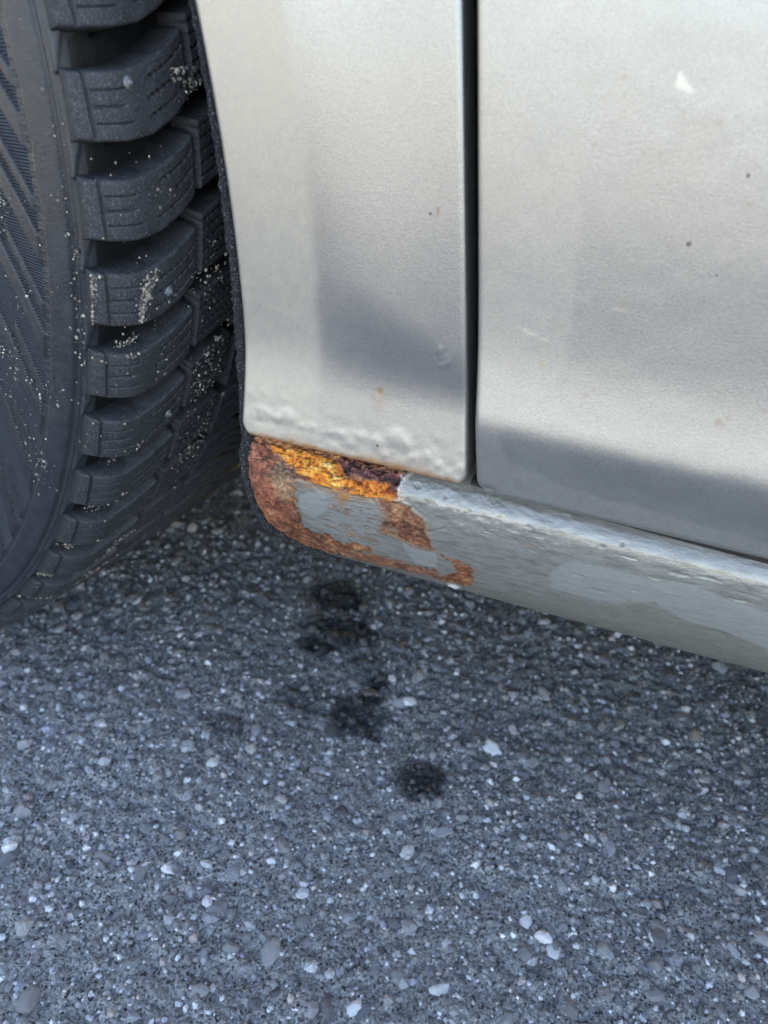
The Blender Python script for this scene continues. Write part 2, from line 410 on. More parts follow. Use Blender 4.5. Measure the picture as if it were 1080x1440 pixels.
EDGE = np.array([0, .15, .35, .6, .95, 1.4, 1.9]) * 1e-3

# ---- front fender -------------------------------------------------
ZB = .2215
def lip_x(z, rc=.0055):
    d = np.clip(z - ZB, 0, rc); return archx(z) + rc - np.sqrt(np.maximum(rc * rc - (rc - d) ** 2, 0))
def rear_x(z, rc=.0045):
    d = np.clip(z - ZB, 0, rc); return gapx(z) - (rc - np.sqrt(np.maximum(rc * rc - (rc - d) ** 2, 0)))
BUB = [(-68.3, 232.3, 3.2, .75), (-72.5, 231.0, 2.2, .45), (-76.9, 231.8, 2.4, .5), (-80, 233, 1.8, .35), (-82.5, 230, 1.6, .3), (-62.5, 229.8, 1.7, .3),
       (-58.3, 230.3, 2.2, .4), (-54.5, 228.6, 1.8, .35), (-51, 230, 1.6, .3), (-47.3, 230.0, 2.3, .35), (-43, 227.5, 1.8, .3), (-39, 231, 2.3, .35),
       (-33.6, 230.4, 2.6, .35), (-30, 226.5, 2.0, .3), (-25.8, 233.0, 4.0, .6), (-22.5, 231.3, 2.4, .45), (-20, 227, 2.0, .3), (-15, 229.3, 1.8, .28),
       (-10, 227.0, 1.6, .22), (-84, 238, 1.7, .25), (-78, 239, 2.0, .2), (-70, 238, 2.2, .18)]
for k in range(46):
    BUB.append((rng.uniform(-84, -8), 222.8 + abs(rng.normal(0, 4.2)), rng.uniform(.5, 1.5), rng.uniform(.06, .22)))
def fender_fields(X, Z):
    xm, zm = X * 1000, Z * 1000
    xc = archx(Z) + .0290; t = X - xc; k = .0007; sp = k * np.log1p(np.exp(np.clip(t / k, -40, 40)))
    w = 1 - np.exp(-sp / .016)
    lip = .0018 - .012 * np.maximum(Z - .2462, 0) - .17 * .004 * np.log1p(np.exp((.256 - Z) / .004))
    tx = smooth(-.055, .0, X); bodyd = np.interp(.30, _z, _y) + .02 * (Z - .30) - lip
    lo = .2405 + .004 * tx; hi = lo + .050 - .027 * tx
    ret = .62 * smooth(.012, .052, X - xc)
    Y = lip + bodyd * (1.65 * w - ret) * smooth(lo, hi, Z)
    for a, b, rr, h in BUB:
        m = (np.abs(xm - a) < rr * 2.2) & (np.abs(zm - b) < rr * 2.2)
        dx = xm[m] - a; dz = (zm[m] - b) * 1.15; q = np.hypot(dx, dz) * (1 + .35 * fbm(xm[m] / 1.3, zm[m] / 1.3, 4, 2)) / rr
        Y[m] -= h * .5e-3 * np.exp(-q ** 3 * 1.2) * (1 + .25 * fbm(xm[m] / .6, zm[m] / .6, 9, 2))
    near = smooth(243, 226, zm)
    Y -= near * (fbm(xm / 3.0, zm / 3.0, 21, 3) * .00022)
    # crumpled chip and scuff
    q = np.hypot(xm + 13.4, (zm - 265.1) * .8); q = q + 1.1 * fbm(xm / 2.2, zm / 2.2, 35, 2); Y += 1e-3 * (.4 * np.exp(-(q / 2.0) ** 4) * fbm(xm / 1.4, zm / 1.4, 31, 2) - .16 * np.exp(-((q - 2.2) / .6) ** 2) * (fbm(xm / 2.5, zm / 2.5, 36, 2) > 0))
    q2 = np.hypot((xm + 19.2) / 3.2, (zm - 248.7) / 2.6); Y += 1e-4 * 1.2 * np.exp(-q2 ** 4) * fbm(xm / .7, zm / .7, 33, 2)
    Y += smooth(.8, 0, np.hypot((xm + 34.5) / 1.2, (zm - 248.0) / 1.7)) * 3.5e-4
    n = fbm(xm / 5, zm / 5, 12, 4); n2 = fbm(xm / 1.2, zm / 1.2, 13, 3)
    dust = .50 * smooth(256, 232, zm + n * 6) + .58 * smooth(33, 27, (X - archx(Z)) * 1000 + n * 2) + .14 + .10 * n  # dust film; flare before the crease also lightened to paint in its brighter reflection
    # rust bleeding out along the bottom hem
    e = zm - 221.5; reach = np.interp(xm, [-87, -78, -62, -50, -44, -34, -26, -14, -8, 0], [.4, 1.4, 2.2, .8, 1.2, 2.6, 2.8, 2.4, .9, .3])
    rust = np.maximum(smooth(reach * .9 + 1.8, reach * .3 + .8, e + n2 * .8) * .95, .42 * smooth(reach * 2.4 + 1.8, reach * .6, e + n2 * 1.4))
    rust = np.maximum(rust, smooth(.75, .35, np.hypot((xm + 34.5) / 1.5, (zm - 248.2) / 2.6) + n2 * .15) * .95)
    rust = np.maximum(rust, .22 * smooth(1.1, .2, np.hypot((xm + 34.3) / 4.2, (zm - 245.5) / 6.5)))
    rust = np.maximum(rust, .8 * smooth(1.0, .5, np.hypot((xm + 19.6) / .75, (zm - 309.4) / 1.5) + n2 * .5))
    rust = np.maximum(rust, .5 * smooth(1.0, .4, np.hypot((xm + 10.0) / .8, (zm - 320) / .8)))
    scuff = np.maximum(smooth(1.2, .5, q2 + n2 * .3) * .9, smooth(1.3, .5, np.hypot((xm + 14) / 2.4, (zm - 262.5) / 3.5) + n2 * .4) * .6)
    for a, b, rr in ((-47, 338, .5), (-58, 303, .5), (-79, 352, .6), (-83, 281, .45), (-30, 315, .5), (-25, 330, .5), (-63, 257, .7), (-36, 275, .5)):
        scuff = np.maximum(scuff, smooth(1.2, .6, np.hypot(xm - a, zm - b) / rr))
    return Y, np.stack([np.clip(dust, 0, 1), np.clip(rust, 0, 1), scuff, np.zeros_like(n)], -1)
zr = np.unique(np.concatenate([ZB + EDGE, np.arange(ZB + .0025, .374, .0008), spaced(.374, .60, .002, .374, .38, 1.2, .03)]))
uf = np.unique(np.concatenate([EDGE / .087, 1 - EDGE / .087, np.linspace(.03, .97, 104)]))
Zg = np.repeat(zr[:, None], len(uf), 1); xl, xr_ = lip_x(Zg), rear_x(Zg); Xg = xl + (xr_ - xl) * uf[None]
Yg, A = fender_fields(Xg, Zg)
dmin = np.minimum(np.minimum(Xg - xl, xr_ - Xg), Zg - ZB); Yg = Yg + rounding(dmin, .0019)
V = np.stack([Xg, Yg, Zg], -1).reshape(-1, 3); nr, nc = Xg.shape
F = grid_faces(nr, nc); V2, H = hem(V, nr, nc, 'LBR', .010)
# upper fender around the arch (outside the picture)
n0 = len(V2); phi = np.linspace(math.asin((.60 - AZ0) / AB), math.pi + .10, 70); rad = np.linspace(0, 1, 14)
ix = XW + AA * np.cos(phi); iz = AZ0 + AB * np.sin(phi)
ox = np.where(np.cos(phi) > .0, np.interp(phi, [phi[0], 1.25], [gapx(.60), gapx(.88)]), np.interp(phi, [1.57, 2.3, math.pi + .1], [-.5, -1.02, -1.02]))
ox = np.interp(phi, [phi[0], 1.15, 2.2, math.pi + .1], [float(gapx(.60)), float(gapx(.88)), -1.02, -1.02])
oz = np.interp(phi, [phi[0], 1.15, 2.2, math.pi + .1], [.60, .88, .78, .21])
UX = ix[:, None] + (ox - ix)[:, None] * rad; UZ = iz[:, None] + (oz - iz)[:, None] * rad
w = smooth(.0, .35, rad)[None]; UY = -.008 + (body_y(UX, UZ) + .008) * w
F3 = grid_faces(len(phi), len(rad), True, n0); V3 = np.stack([UX, UY, UZ], -1).reshape(-1, 3)
Aall = np.vstack([A.reshape(-1, 4), np.tile([[.3, 0, 0, 0]], (len(V2) - nr * nc, 1)), np.tile([[.2, 0, 0, 0]], (len(V3), 1))])
fender = part('front_fender', mk_mesh('front_fender', np.vstack([V2, V3]), np.vstack([F, H, F3]), True, {'A': Aall}), PAINT, car,
              'silver fender with bubbling paint and rust along its lower hem')

# ---- front door ---------------------------------------------------
DB = .2206; DG = .0036
def door_left(z, rc=.0055):
    d = np.clip(z - DB, 0, rc); return gapx(z) + DG + rc - np.sqrt(np.maximum(rc * rc - (rc - d) ** 2, 0))
zr = np.unique(np.concatenate([DB + EDGE, np.arange(DB + .0025, .374, .0009), spaced(.374, .90, .002, .374, .38, 1.2, .05)]))
xr1 = np.unique(np.concatenate([EDGE, np.arange(.0026, .150, .0009), spaced(.15, 1.06, .002, .15, .152, 1.2, .06)]))
Zg = np.repeat(zr[:, None], len(xr1), 1); xl = door_left(Zg); span = 1.06 - xl
Xg = xl + xr1[None] / 1.06 * span
Yg = body_y(Xg, Zg); xm, zm = Xg * 1000, Zg * 1000
n = fbm(xm / 6, zm / 6, 41, 4); n2 = fbm(xm / 1.1, zm / 1.1, 42, 3)
Yg = Yg - fbm(xm / 9, zm / 9, 43, 2) * .00006
Yg += .0006 * smooth(.8, .2, np.hypot((xm - 8.5) / 4.5, (zm - 222.5) / 2.2)) * smooth(220, 223, zm)
Yg -= rounding(np.minimum(Xg - xl, Zg - DB), .0019) * -1
D1 = [(-16, 400), (14, 400), (17.2, 348.7), (17.9, 340.4), (22.9, 303.9), (24.8, 283.0), (25.8, 271.8), (21.1, 260.0), (14.4, 250.9), (-6, 251)]
s1 = psd(D1, xm, zm); tide = smooth(.6, -.9, s1 + n * 1.2)
dust = .12 + .26 * tide * smooth(372, 322, zm + n * 10) + .10 * np.exp(-(s1 / 1.2) ** 2) * smooth(350, 300, zm)
D2 = [(-20, 352), (5.0, 342.7), (3.1, 330.2), (.7, 304.8), (-2.7, 289.4), (-30, 289)]
dust -= .07 * smooth(.8, -.8, psd(D2, xm, zm) + n * .8)
D3 = [(-6, 248.5), (9, 247), (11.5, 241), (14, 235.5), (30, 231.5), (60, 229), (110, 226), (110, 215), (-6, 215)]
dust += .17 * smooth(.9, -1.0, psd(D3, xm, zm) + n * 1.3)
dust += .07 * smooth(.9, -1.0, psd([(-6, 246), (30, 246), (34, 236), (110, 230), (110, 215), (-6, 215)], xm, zm) + n * 1.5)
scuff = np.zeros_like(xm); rust = np.zeros_like(xm)
for a, b, rr in ((33, 240.5, .9), (50.5, 235.5, 1.1), (59, 229.5, .9), (46, 237, .5), (44.5, 306, .7), (52, 249, .5), (20, 256, .4), (74, 243, .5), (10, 250, .5), (80, 262, .6), (27, 262, .4), (63, 274, .4)):
    scuff = np.maximum(scuff, smooth(1.25, .6, np.hypot(xm - a, zm - b) / rr + n2 * .35))
for a, b, rr in ((33.5, 262.5, .9), (35.5, 264.5, .7), (73, 262, 1.3), (75, 264, .8), (39, 291, .8), (22, 332, .9), (52, 340, 1.0), (26, 348, .7), (66, 350, 1.2), (64, 322, .9), (84, 268, .8)):
    rust = np.maximum(rust, .38 * smooth(1.2, .5, np.hypot(xm - a, zm - b) / rr + n2 * .45))
white = np.maximum(smooth(.5, -.3, psd([(39.2, 350.6), (43.8, 346.2), (39.3, 346.8)], xm, zm) + n2 * .15),
                   .8 * smooth(.45, -.2, psd([(9.5, 279.6), (18, 277.2), (21, 276.4), (12.5, 278.2)], xm, zm) + n2 * .3))
white = np.maximum(white, .6 * smooth(.35, .05, pld([(33, 290.2), (41, 289.4)], xm, zm) + np.abs(n2) * .3))
V = np.stack([Xg, Yg, Zg], -1).reshape(-1, 3); nr, nc = Xg.shape; V2, H = hem(V, nr, nc, 'LBR', .014)
A = np.stack([np.clip(dust, 0, 1), rust, scuff, white], -1).reshape(-1, 4)
A = np.vstack([A, np.tile([[.35, 0, 0, 0]], (len(V2) - nr * nc, 1))])
door = part('front_door', mk_mesh('front_door', V2, np.vstack([grid_faces(nr, nc), H]), True, {'A': A}), PAINT, car,
            'silver door with dried water marks in its dust film')

# ---- sill ----------------------------------------------------------
PC = np.array([(.045, .2230), (.022, .2218), (.0075, .2185), (.0005, .2125), (-.0012, .205), (-.0002, .1950), (.0035, .1825), (.0095, .170), (.0190, .1590), (.033, .1525), (.06, .149), (.10, .149)])
def catmull(P, n=12):
    Q = np.vstack([2 * P[0] - P[1], P, 2 * P[-1] - P[-2]]); out = []
    for i in range(1, len(Q) - 2):
        for t in np.linspace(0, 1, n, endpoint=False):
            a, b, c_, d = Q[i - 1:i + 3]; out.append(.5 * ((2 * b) + (-a + c_) * t + (2 * a - 5 * b + 4 * c_ - d) * t * t + (-a + 3 * b - 3 * c_ + d) * t ** 3))
    out.append(P[-1]); return np.array(out)
PR = catmull(PC); PS = np.r_[0, np.cumsum(np.hypot(*np.diff(PR, axis=0).T))] * 1000
def prof(s): return np.interp(s, PS, PR[:, 0]), np.interp(s, PS, PR[:, 1])
def sill_end(s): return np.interp(s, [0, 42, 50, 62, 73.4, 84.6, 90.7, 95.3, 100.4, 108, 120, 190], [-87.2, -87.2, -86.9, -86.2, -84.9, -82.5, -79.1, -75.4, -68.6, -60, -52, -48])
srow = np.unique(np.concatenate([np.arange(0, 36, 3.0), np.arange(36, 118, .45), np.arange(118, 189.6, 5), [189.6]]))
xcol = np.concatenate([np.array([0, .15, .4, .7, 1.1]), np.arange(1.6, 100, .42), np.arange(100.4, 222, .75), 222 + np.cumsum(1.0 * 1.2 ** np.arange(33)) * .85])
xcol = np.concatenate([xcol[xcol < 1750], [1780.]])
Sg = np.repeat(srow[:, None], len(xcol), 1); e0 = sill_end(Sg); Xm = e0 + xcol[None] * (1 - (e0 + 87.2) / 1780)
Py, Pz = prof(Sg); dy = (prof(Sg + .4)[0] - prof(Sg - .4)[0]); dz = (prof(Sg + .4)[1] - prof(Sg - .4)[1])
ln = np.hypot(dy, dz) + 1e-9; Ny, Nz = dz / ln, -dy / ln      # outward normal of the section
n1 = fbm(Xm / 5, Sg / 5, 51, 4); n2 = fbm(Xm / 1.6, Sg / 1.6, 52, 4); n3 = fbm(Xm / .8, Sg / .8, 53, 2); st_ = fbm(Xm / 9, Sg / 1.2, 54, 3)
def pm(P, soft=.5, amp=1.2, nn=None): return smooth(soft, -soft, psd(P, Xm, Sg) + amp * (n2 if nn is None else nn))
BROWN = [(-95, 41.8), (-95, 51.6), (-95, 73.4), (-92, 98), (-74.2, 104), (-60.9, 104), (-50.8, 96), (-37.4, 86), (-37.0, 81.5), (-51.3, 84), (-61.9, 81.0), (-66.4, 74.5), (-65.7, 63.3), (-66.4, 55.2), (-59.9, 50.4), (-76.1, 41.1)]
BAND = [(-95, 36), (-20, 36), (-25.2, 44.3), (-24.5, 51.8), (-32.2, 53.8), (-42.1, 55.4), (-49.3, 54.5), (-57.6, 54.5), (-65.9, 53.9), (-76.0, 50), (-95, 48)]
PURP = [(-52, 40), (-38.9, 39), (-24.5, 41.5), (-23.6, 49.2), (-27.0, 50.2), (-29.4, 46.7), (-37.1, 47.5), (-46.2, 47.3)]
OR1 = [(-80.8, 42.8), (-64.8, 42.2), (-49.9, 44.0), (-44.0, 50.9), (-49.5, 55.6), (-59.7, 54.2), (-67.3, 49.6)]
OR2 = [(-46.5, 49.9), (-36.9, 47.6), (-27.3, 47.0), (-24.6, 52.6), (-36.2, 54.6), (-43.2, 55.0)]
BR2 = [(-33.2, 53.0), (-23.4, 53.0), (-14.2, 58.7), (-13.0, 63.2), (-10.4, 72.3), (-16.9, 73.0), (-22.9, 70.9), (-31.0, 69.5), (-27.9, 60.5)]
EDG = [(-62, 95.0), (-50, 91.0), (-37.5, 87.6), (-22.8, 88.2), (-9.2, 88.2), (-6, 92), (-20, 97), (-41.0, 99), (-61.8, 104.1)]
P3 = [(-6.4, 74.7), (-0.0, 75.5), (6.4, 78.5), (5.0, 93.3), (-4.9, 96.6), (-12, 95), (.0, 84.1), (-2.0, 78.4)]
SM1 = [(-64.5, 61.1), (-53.4, 55.6), (-52.0, 64.3), (-58.6, 72.2), (-64.8, 69.9)]
SM2 = [(-22.9, 70.9), (-15.9, 73.6), (-8.9, 73.1), (-8.2, 83.7), (-17.4, 85.4), (-22.1, 75.1)]
SM3 = [(34.2, 67.9), (38.8, 60.5), (51.6, 58.4), (66.7, 59.0), (79.8, 57.3), (105.7, 60.9), (160, 66), (160, 82), (111.1, 79.8), (97.8, 76.3), (80.6, 74.8), (70.9, 69.7), (59.2, 77.2), (45.6, 77.5), (36.4, 76.7)]
SM4 = [(-55, 56), (-30, 57), (-26, 66), (-33, 72), (-24, 78), (-34, 84), (-55, 82), (-62, 76), (-52, 68)]
DIRT = [(20, 88), (41.4, 80.7), (52, 82), (62.6, 71.5), (71.3, 71.4), (82.9, 75.7), (101.9, 76.2), (111.7, 81.8), (160, 86), (160, 125), (-5, 125), (0, 96)]
brown = pm(BROWN, .7, 2.4); band = pm(BAND, .4, 1.0); br2 = pm(BR2, .6, 2.2, n2 + .4 * st_) * smooth(-.55, .15, st_ + n1 * .6 + .35); edg = pm(EDG, .8, 2.6, n2 + st_) * .9; p3 = pm(P3, .4, 1.7)
hem_r = smooth(4.0, 1.0, (Xm - e0) + n2 * 1.5) * smooth(38, 44, Sg)
mott = pm(SM4, 2.0, 2.5) * smooth(.12, .42, .75 * st_ + .7 * n2 + .3 * n1) * .75
brown = pm(BROWN, .7, 3.6, n2 + .7 * n1); edg = np.maximum(edg, pm(EDG, 1.6, 4.0, n2 + .8 * n1) * .7)
rust = np.clip(np.maximum.reduce([brown, band, br2, edg, p3, hem_r, mott]), 0, 1)
orange = np.clip(np.maximum(pm(OR1, .9, 2.0), pm(OR2, .6, 1.6)), 0, 1) * rust
purple = np.clip(pm(PURP, .6, 1.6), 0, 1) * rust
pale = pm([(-74, 48), (-66, 50), (-66, 62), (-72, 68), (-77, 56)], 1.5, 3.0)
pink = smooth(-66, -78, Xm + n1 * 5) * smooth(92, 70, Sg + n1 * 6)
smear = np.clip(np.maximum.reduce([pm(SM1, .5, 1.0), pm(SM2, .4, .8), pm(SM3, .4, 1.3, .5 * n2 + st_) * .85, .45 * pm(SM4, .8, 1.5)]), 0, 1)
dirt = np.clip(pm(DIRT, 1.0, 2.2, .5 * n2 + st_) * .85 + .32 * smooth(70, 98, Sg + n1 * 6) + .85 * smooth(104, 116, Sg), 0, 1)
halo = np.clip(.6 * smooth(3.2, 0, psd(BAND, Xm, Sg) + n2 * 2.2 + n1) * smooth(-22, -30, Xm) + .85 * smooth(1, .1, np.hypot((Xm + 47.2) / 5.5, (Sg - 57.0) / 6.5) + n2 * .4) + .55 * smooth(2.6, .2, psd(BR2, Xm, Sg) + n2 * 1.2) + .3 * smooth(2.6, .0, psd(P3, Xm, Sg) + n2)
               + .5 * smooth(3.5, 0, psd(BAND, Xm, Sg) + n1 * 3) * smooth(-28, -16, Xm) * smooth(-6, -18, Xm)
               + .45 * smooth(1.0, .2, np.hypot((Xm - 26) / 2.6, (Sg - 57.5) / 1.6) + n2 * .5) + .4 * pale, 0, 1)
white = smooth(1.1, .5, np.hypot((Xm + 2.4) / 3.2, (Sg - 98.4) / 3.0) + n2 * .25)
white = np.maximum(white, .55 * smooth(.5, .15, np.abs(Xm + 24.3 + n2 * 2.6) / .7) * smooth(42, 44, Sg) * smooth(53, 51, Sg))
chip = np.zeros_like(Xm)
for P in ([(-23.3, 54.6), (-15.1, 59.0), (-11.5, 63.6), (-9.2, 61.6), (-5.5, 59.5)],):
    chip = np.maximum(chip, smooth(.75, .3, pld(P, Xm, Sg) + n3 * .4))
for a, b, ra, rb in ((10.5, 56.3, 2.6, .5), (5.3, 65.4, 1.8, .4), (55.9, 48.8, 1.1, 1.0), (30, 57.2, .8, .7), (58, 52.5, 5, .35), (50, 51, 1.0, .6), (76, 54.2, 4.5, .8), (86, 53.0, 5.5, .45), (24, 50.3, 1.5, .5),
                    (-7, 47, 1.1, 1.0), (-18, 45.5, 1.6, 1.2), (69, 58.2, 3, .4), (97, 58.5, 5, .6), (44, 66, 3, .5), (52, 71.5, 4, .6), (64, 66, 2.2, .4)):
    chip = np.maximum(chip, smooth(1.2, .5, np.hypot((Xm - a) / ra, (Sg - b) / rb) + n2 * .5))
halo = np.clip(halo, 0, 1); dirt = np.clip(np.maximum(dirt, chip * .9), 0, 1)
# rust colours, millimetre scale
def ramp(v, st): 
    k = [q[0] for q in st]; return np.stack([np.interp(v, k, [q[1][c] for q in st]) for c in range(3)], -1)
lines = np.abs(fbm(Xm / 7 + 3, Sg / 1.5, 63, 3)); crk = smooth(.09, .02, lines) * smooth(58, 50, Sg)
nb = .55 * fbm(Xm / 6, Sg / 4, 64, 3) + .6 * n2 + .35 * n3
brc = ramp(nb, [(-.7, (.028, .013, .010)), (-.25, (.085, .036, .022)), (.1, (.165, .075, .045)), (.4, (.25, .135, .085)), (.75, (.40, .28, .19))])
brc = brc * (1 - pink[..., None] * .65) + ramp(nb, [(-.6, (.09, .028, .022)), (0, (.23, .085, .062)), (.5, (.38, .19, .14))]) * pink[..., None] * .65
brc = brc * (1 - pale[..., None] * .6) + np.array([.34, .28, .21]) * (.7 + .6 * nb[..., None]) * pale[..., None] * .6
oc = ramp(.8 * n1 + .55 * n2 + .18 * n3 + .24, [(-.7, (.07, .018, .012)), (-.32, (.26, .06, .014)), (-.05, (.48, .16, .02)), (.2, (.60, .26, .035)), (.5, (.70, .38, .09)), (.9, (.80, .62, .34))])
pc = ramp(.4 * n1 + .8 * n2 + .3 * n3, [(-.6, (.018, .008, .011)), (-.1, (.085, .030, .038)), (.15, (.16, .075, .10)), (.4, (.30, .13, .09)), (.7, (.45, .33, .30))])
RC = brc * (1 - orange[..., None]) + oc * orange[..., None]; RC = RC * (1 - purple[..., None]) + pc * purple[..., None]
top_ = smooth(44.5, 41.5, Sg + n2)[..., None] * rust[..., None] * .6; RC = RC * (1 - top_) + ramp(n2 + n3 * .5, [(-.5, (.06, .02, .012)), (0, (.28, .11, .05)), (.5, (.62, .42, .24))]) * top_
RC = RC * np.array([1.42, 1.15, .86]); RC = np.clip(RC * (1 - .8 * (crk * rust)[..., None]), .004, .9)
# relief
terr = np.floor((n1 * .8 + n2 * .8) * 3.2) / 3.2
disp = fbm(Xm / 14, Sg / 8, 60, 2) * .00018 + st_ * .00005
disp += (1 - rust) * (fbm(Xm / 2.6, Sg / 2.2, 61, 3) * .00030 * smooth(46, 30, Xm) * smooth(80, 52, Sg))      # wrinkled, lifting paint
lift = np.exp(-((psd(BAND, Xm, Sg) - .8) / .9) ** 2) * smooth(-32, -25, Xm)
disp += lift * .0007 + np.exp(-((psd(BR2, Xm, Sg) - .6) / .7) ** 2) * .00028 * (1 - rust)
disp += rust * (-.00035 + terr * .00030 + n2 * .00030 + n3 * .00022)
disp += np.clip(orange + purple, 0, 1) * (terr * .00045 + n2 * .0011 + n3 * .0003 + .0005) - crk * rust * .0007
disp -= chip * .00035 - np.exp(-((chip - .35) / .2) ** 2) * (chip > .03) * .00022
disp += white * .0008 * (1 + n3) * (Sg > 90)
disp -= smooth(1.2, 0, Xm - e0) * .0008
Y = Py + Ny * disp; Zs = Pz + Nz * disp; Xs = Xm / 1000 + rust * n2 * .0002
# ragged lower edge where the rust has eaten the metal
V = np.stack([Xs, Y, Zs], -1).reshape(-1, 3); nr, nc = Xm.shape
idx = np.arange(nr * nc).reshape(nr, nc); W = V[idx[:, 0]].copy(); W[:, 0] += .0015; W[:, 1] += .010; W[:, 2] += np.where(srow > 70, .006, 0)
k = np.arange(nr - 1); HF = np.stack([idx[k, 0], idx[k + 1, 0], nr * nc + k + 1, nr * nc + k], 1)
AA_ = np.stack([rust, orange, purple, smear], -1).reshape(-1, 4); BB_ = np.stack([dirt, white, halo, pink], -1).reshape(-1, 4)
AA_ = np.vstack([AA_, np.tile([[1, 0, .6, 0]], (nr, 1))]); BB_ = np.vstack([BB_, np.tile([[1, 0, 0, 0]], (nr, 1))]); CC_ = np.vstack([np.concatenate([RC, np.ones(RC.shape[:2] + (1,))], -1).reshape(-1, 4), np.tile([[.05, .02, .015, 1]], (nr, 1))])
sill = part('sill', mk_mesh('sill', np.vstack([V, W]), np.vstack([grid_faces(nr, nc, True), HF]), True, {'A': AA_, 'B': BB_, 'C': CC_}), SILL, car,
            'grey sill with flaking orange and brown rust at its front end')

# ---- black fibrous trim along the arch and round the sill end -------
pts = []
for z_ in np.linspace(.60, .222, 150): pts.append((float(archx(z_)) - .0022, .0045, z_))
for s_ in np.linspace(44, 112, 80):
    y_, z_ = prof(s_); pts.append((float(sill_end(s_)) / 1000 - .0012, float(y_) + .0022, float(z_) - (.0012 if s_ > 70 else 0)))
pts = np.array(pts); seg = np.linalg.norm(np.diff(pts, axis=0), axis=1); cs = np.r_[0, np.cumsum(seg)]
tt = np.arange(0, cs[-1], .0009); pts = np.stack([np.interp(tt, cs, pts[:, k]) for k in range(3)], 1)
for _ in range(6): pts[1:-1] = (pts[:-2] + 2 * pts[1:-1] + pts[2:]) / 4
tan = np.gradient(pts, axis=0); tan /= np.linalg.norm(tan, axis=1, keepdims=True)
ax1 = np.tile([-1., 0, 0], (len(pts), 1)); low = smooth(.20, .175, pts[:, 2])[:, None]
ax1 = ax1 * (1 - low) + low * np.array([-.55, 0, -.85]); ax1 -= (ax1 * tan).sum(1, keepdims=True) * tan; ax1 /= np.linalg.norm(ax1, axis=1, keepdims=True)
ax2 = np.cross(tan, ax1); ax2 *= np.sign(ax2[:, 1:2] + 1e-9)
sec = [(-.6, 1.0), (-.7, -.2), (-.2, -.75), (.5, -.7), (1.0, -.2), (1.05, .5), (1.0, 9.0), (-.3, 9.0)]
rag = 1 + .16 * fbm(tt / .011, tt * 0, 71, 3) + .16 * fbm(tt / .0015, tt * 0, 72, 2)
wd = np.interp(pts[:, 2], [.15, .17, .20, .25, .33, .40], [.0020, .0024, .0028, .0026, .0018, .0010]) * rag
V = np.stack([pts + ax1 * (a * wd)[:, None] + ax2 * (b * wd)[:, None] for a, b in sec], 1)
V += rng.normal(0, .00022, V.shape); nsec = len(sec); nt = len(pts)
F = []
i, j = np.meshgrid(np.arange(nt - 1), np.arange(nsec), indexing='ij'); a = (i * nsec + j).ravel(); b = (i * nsec + (j + 1) % nsec).ravel()
F = np.stack([a, b, b + nsec, a + nsec], 1)
trim = part('arch_trim', mk_mesh('arch_trim', V.reshape(-1, 3), F), FELT, car, 'black fibrous trim strip along the wheel arch edge')

# ---- arch liner, inner body, floor ----------------------------------
ph = np.linspace(-.12, math.pi + .2, 60); yy = np.linspace(.008, .34, 12)
LX = XW + (AA + .004) * np.cos(ph)[:, None] + 0 * yy; LZ = AZ0 + (AB + .004) * np.sin(ph)[:, None] + 0 * yy; LY = 0 * ph[:, None] + yy
LX = LX + fbm(LZ / .05, LY / .05, 81, 3) * .003 * smooth(.008, .05, LY)
part('arch_liner', mk_mesh('arch_liner', np.stack([LX, LY, LZ], -1).reshape(-1, 3), grid_faces(60, 12)), DARK, car)
def boxes(name, L, mat, parent=car, bev=.0):
    V = []; F = []
    for (x0, x1, y0, y1, z0, z1) in L:
        n = len(V); V += [(x, y, z) for z in (z0, z1) for y in (y0, y1) for x in (x0, x1)]
        F += [(n, n + 2, n + 3, n + 1), (n + 4, n + 5, n + 7, n + 6), (n, n + 1, n + 5, n + 4), (n + 2, n + 6, n + 7, n + 3), (n, n + 4, n + 6, n + 2), (n + 1, n + 3, n + 7, n + 5)]
    return part(name, mk_mesh(name, V, np.array(F), False), mat, parent)
sx = spaced(.001, 1.06, .002, .001, .15, 1.2, .05); an = np.linspace(0, 2 * math.pi, 13)[:-1]  # dark strip added to paint the shade in the slot under the door
SV = np.array([(x_, .0068 + .0042 * math.cos(t_), .2192 + .0026 * math.sin(t_)) for x_ in sx for t_ in an])
hs = np.repeat(np.interp(sx, [0, .01, .10, 1.1], [.0012, .0016, .0034, .0038]), 12); SV[:, 2] = .2212 - hs + (SV[:, 2] - .2192) / .0026 * hs; SV[:, 1] -= .0012
i, j = np.meshgrid(np.arange(len(sx) - 1), np.arange(12), indexing='ij'); a = (i * 12 + j).ravel(); b = (i * 12 + (j + 1) % 12).ravel()
part('slot_shade', mk_mesh('slot_shade', SV, np.stack([a, a + 12, b + 12, b], 1)), DARK, car, 'added black strip for the shade in the slot between door and sill')
boxes('door_jamb', [(-.078, 1.95, .030, .055, .226, .88)], JAMB)
boxes('floor_pan', [(-.04, 1.78, .101, 1.64, .151, .30)], DARK)
boxes('engine_tray', [(-.98, -.041, .345, 1.39, .19, .72)], DARK)
boxes('rear_floor', [(1.79, 2.85, .30, 1.44, .22, .80)], DARK)

# ---- the rest of the body, outside the picture ------------------------
def panel(name, xs, zs, lo=None, mirror=False, mat=PLAIN, label=None):
    X, Z = np.meshgrid(xs, zs); Y = body_y(X, Z)
    if mirror: Y = 2 * BASE.y - Y
    return part(name, mk_mesh(name, np.stack([X, Y, Z], -1).reshape(-1, 3), grid_faces(len(zs), len(xs), mirror)), mat, car, label)
panel('rear_door', np.linspace(1.064, 1.80, 20), np.linspace(.2206, .90, 40))
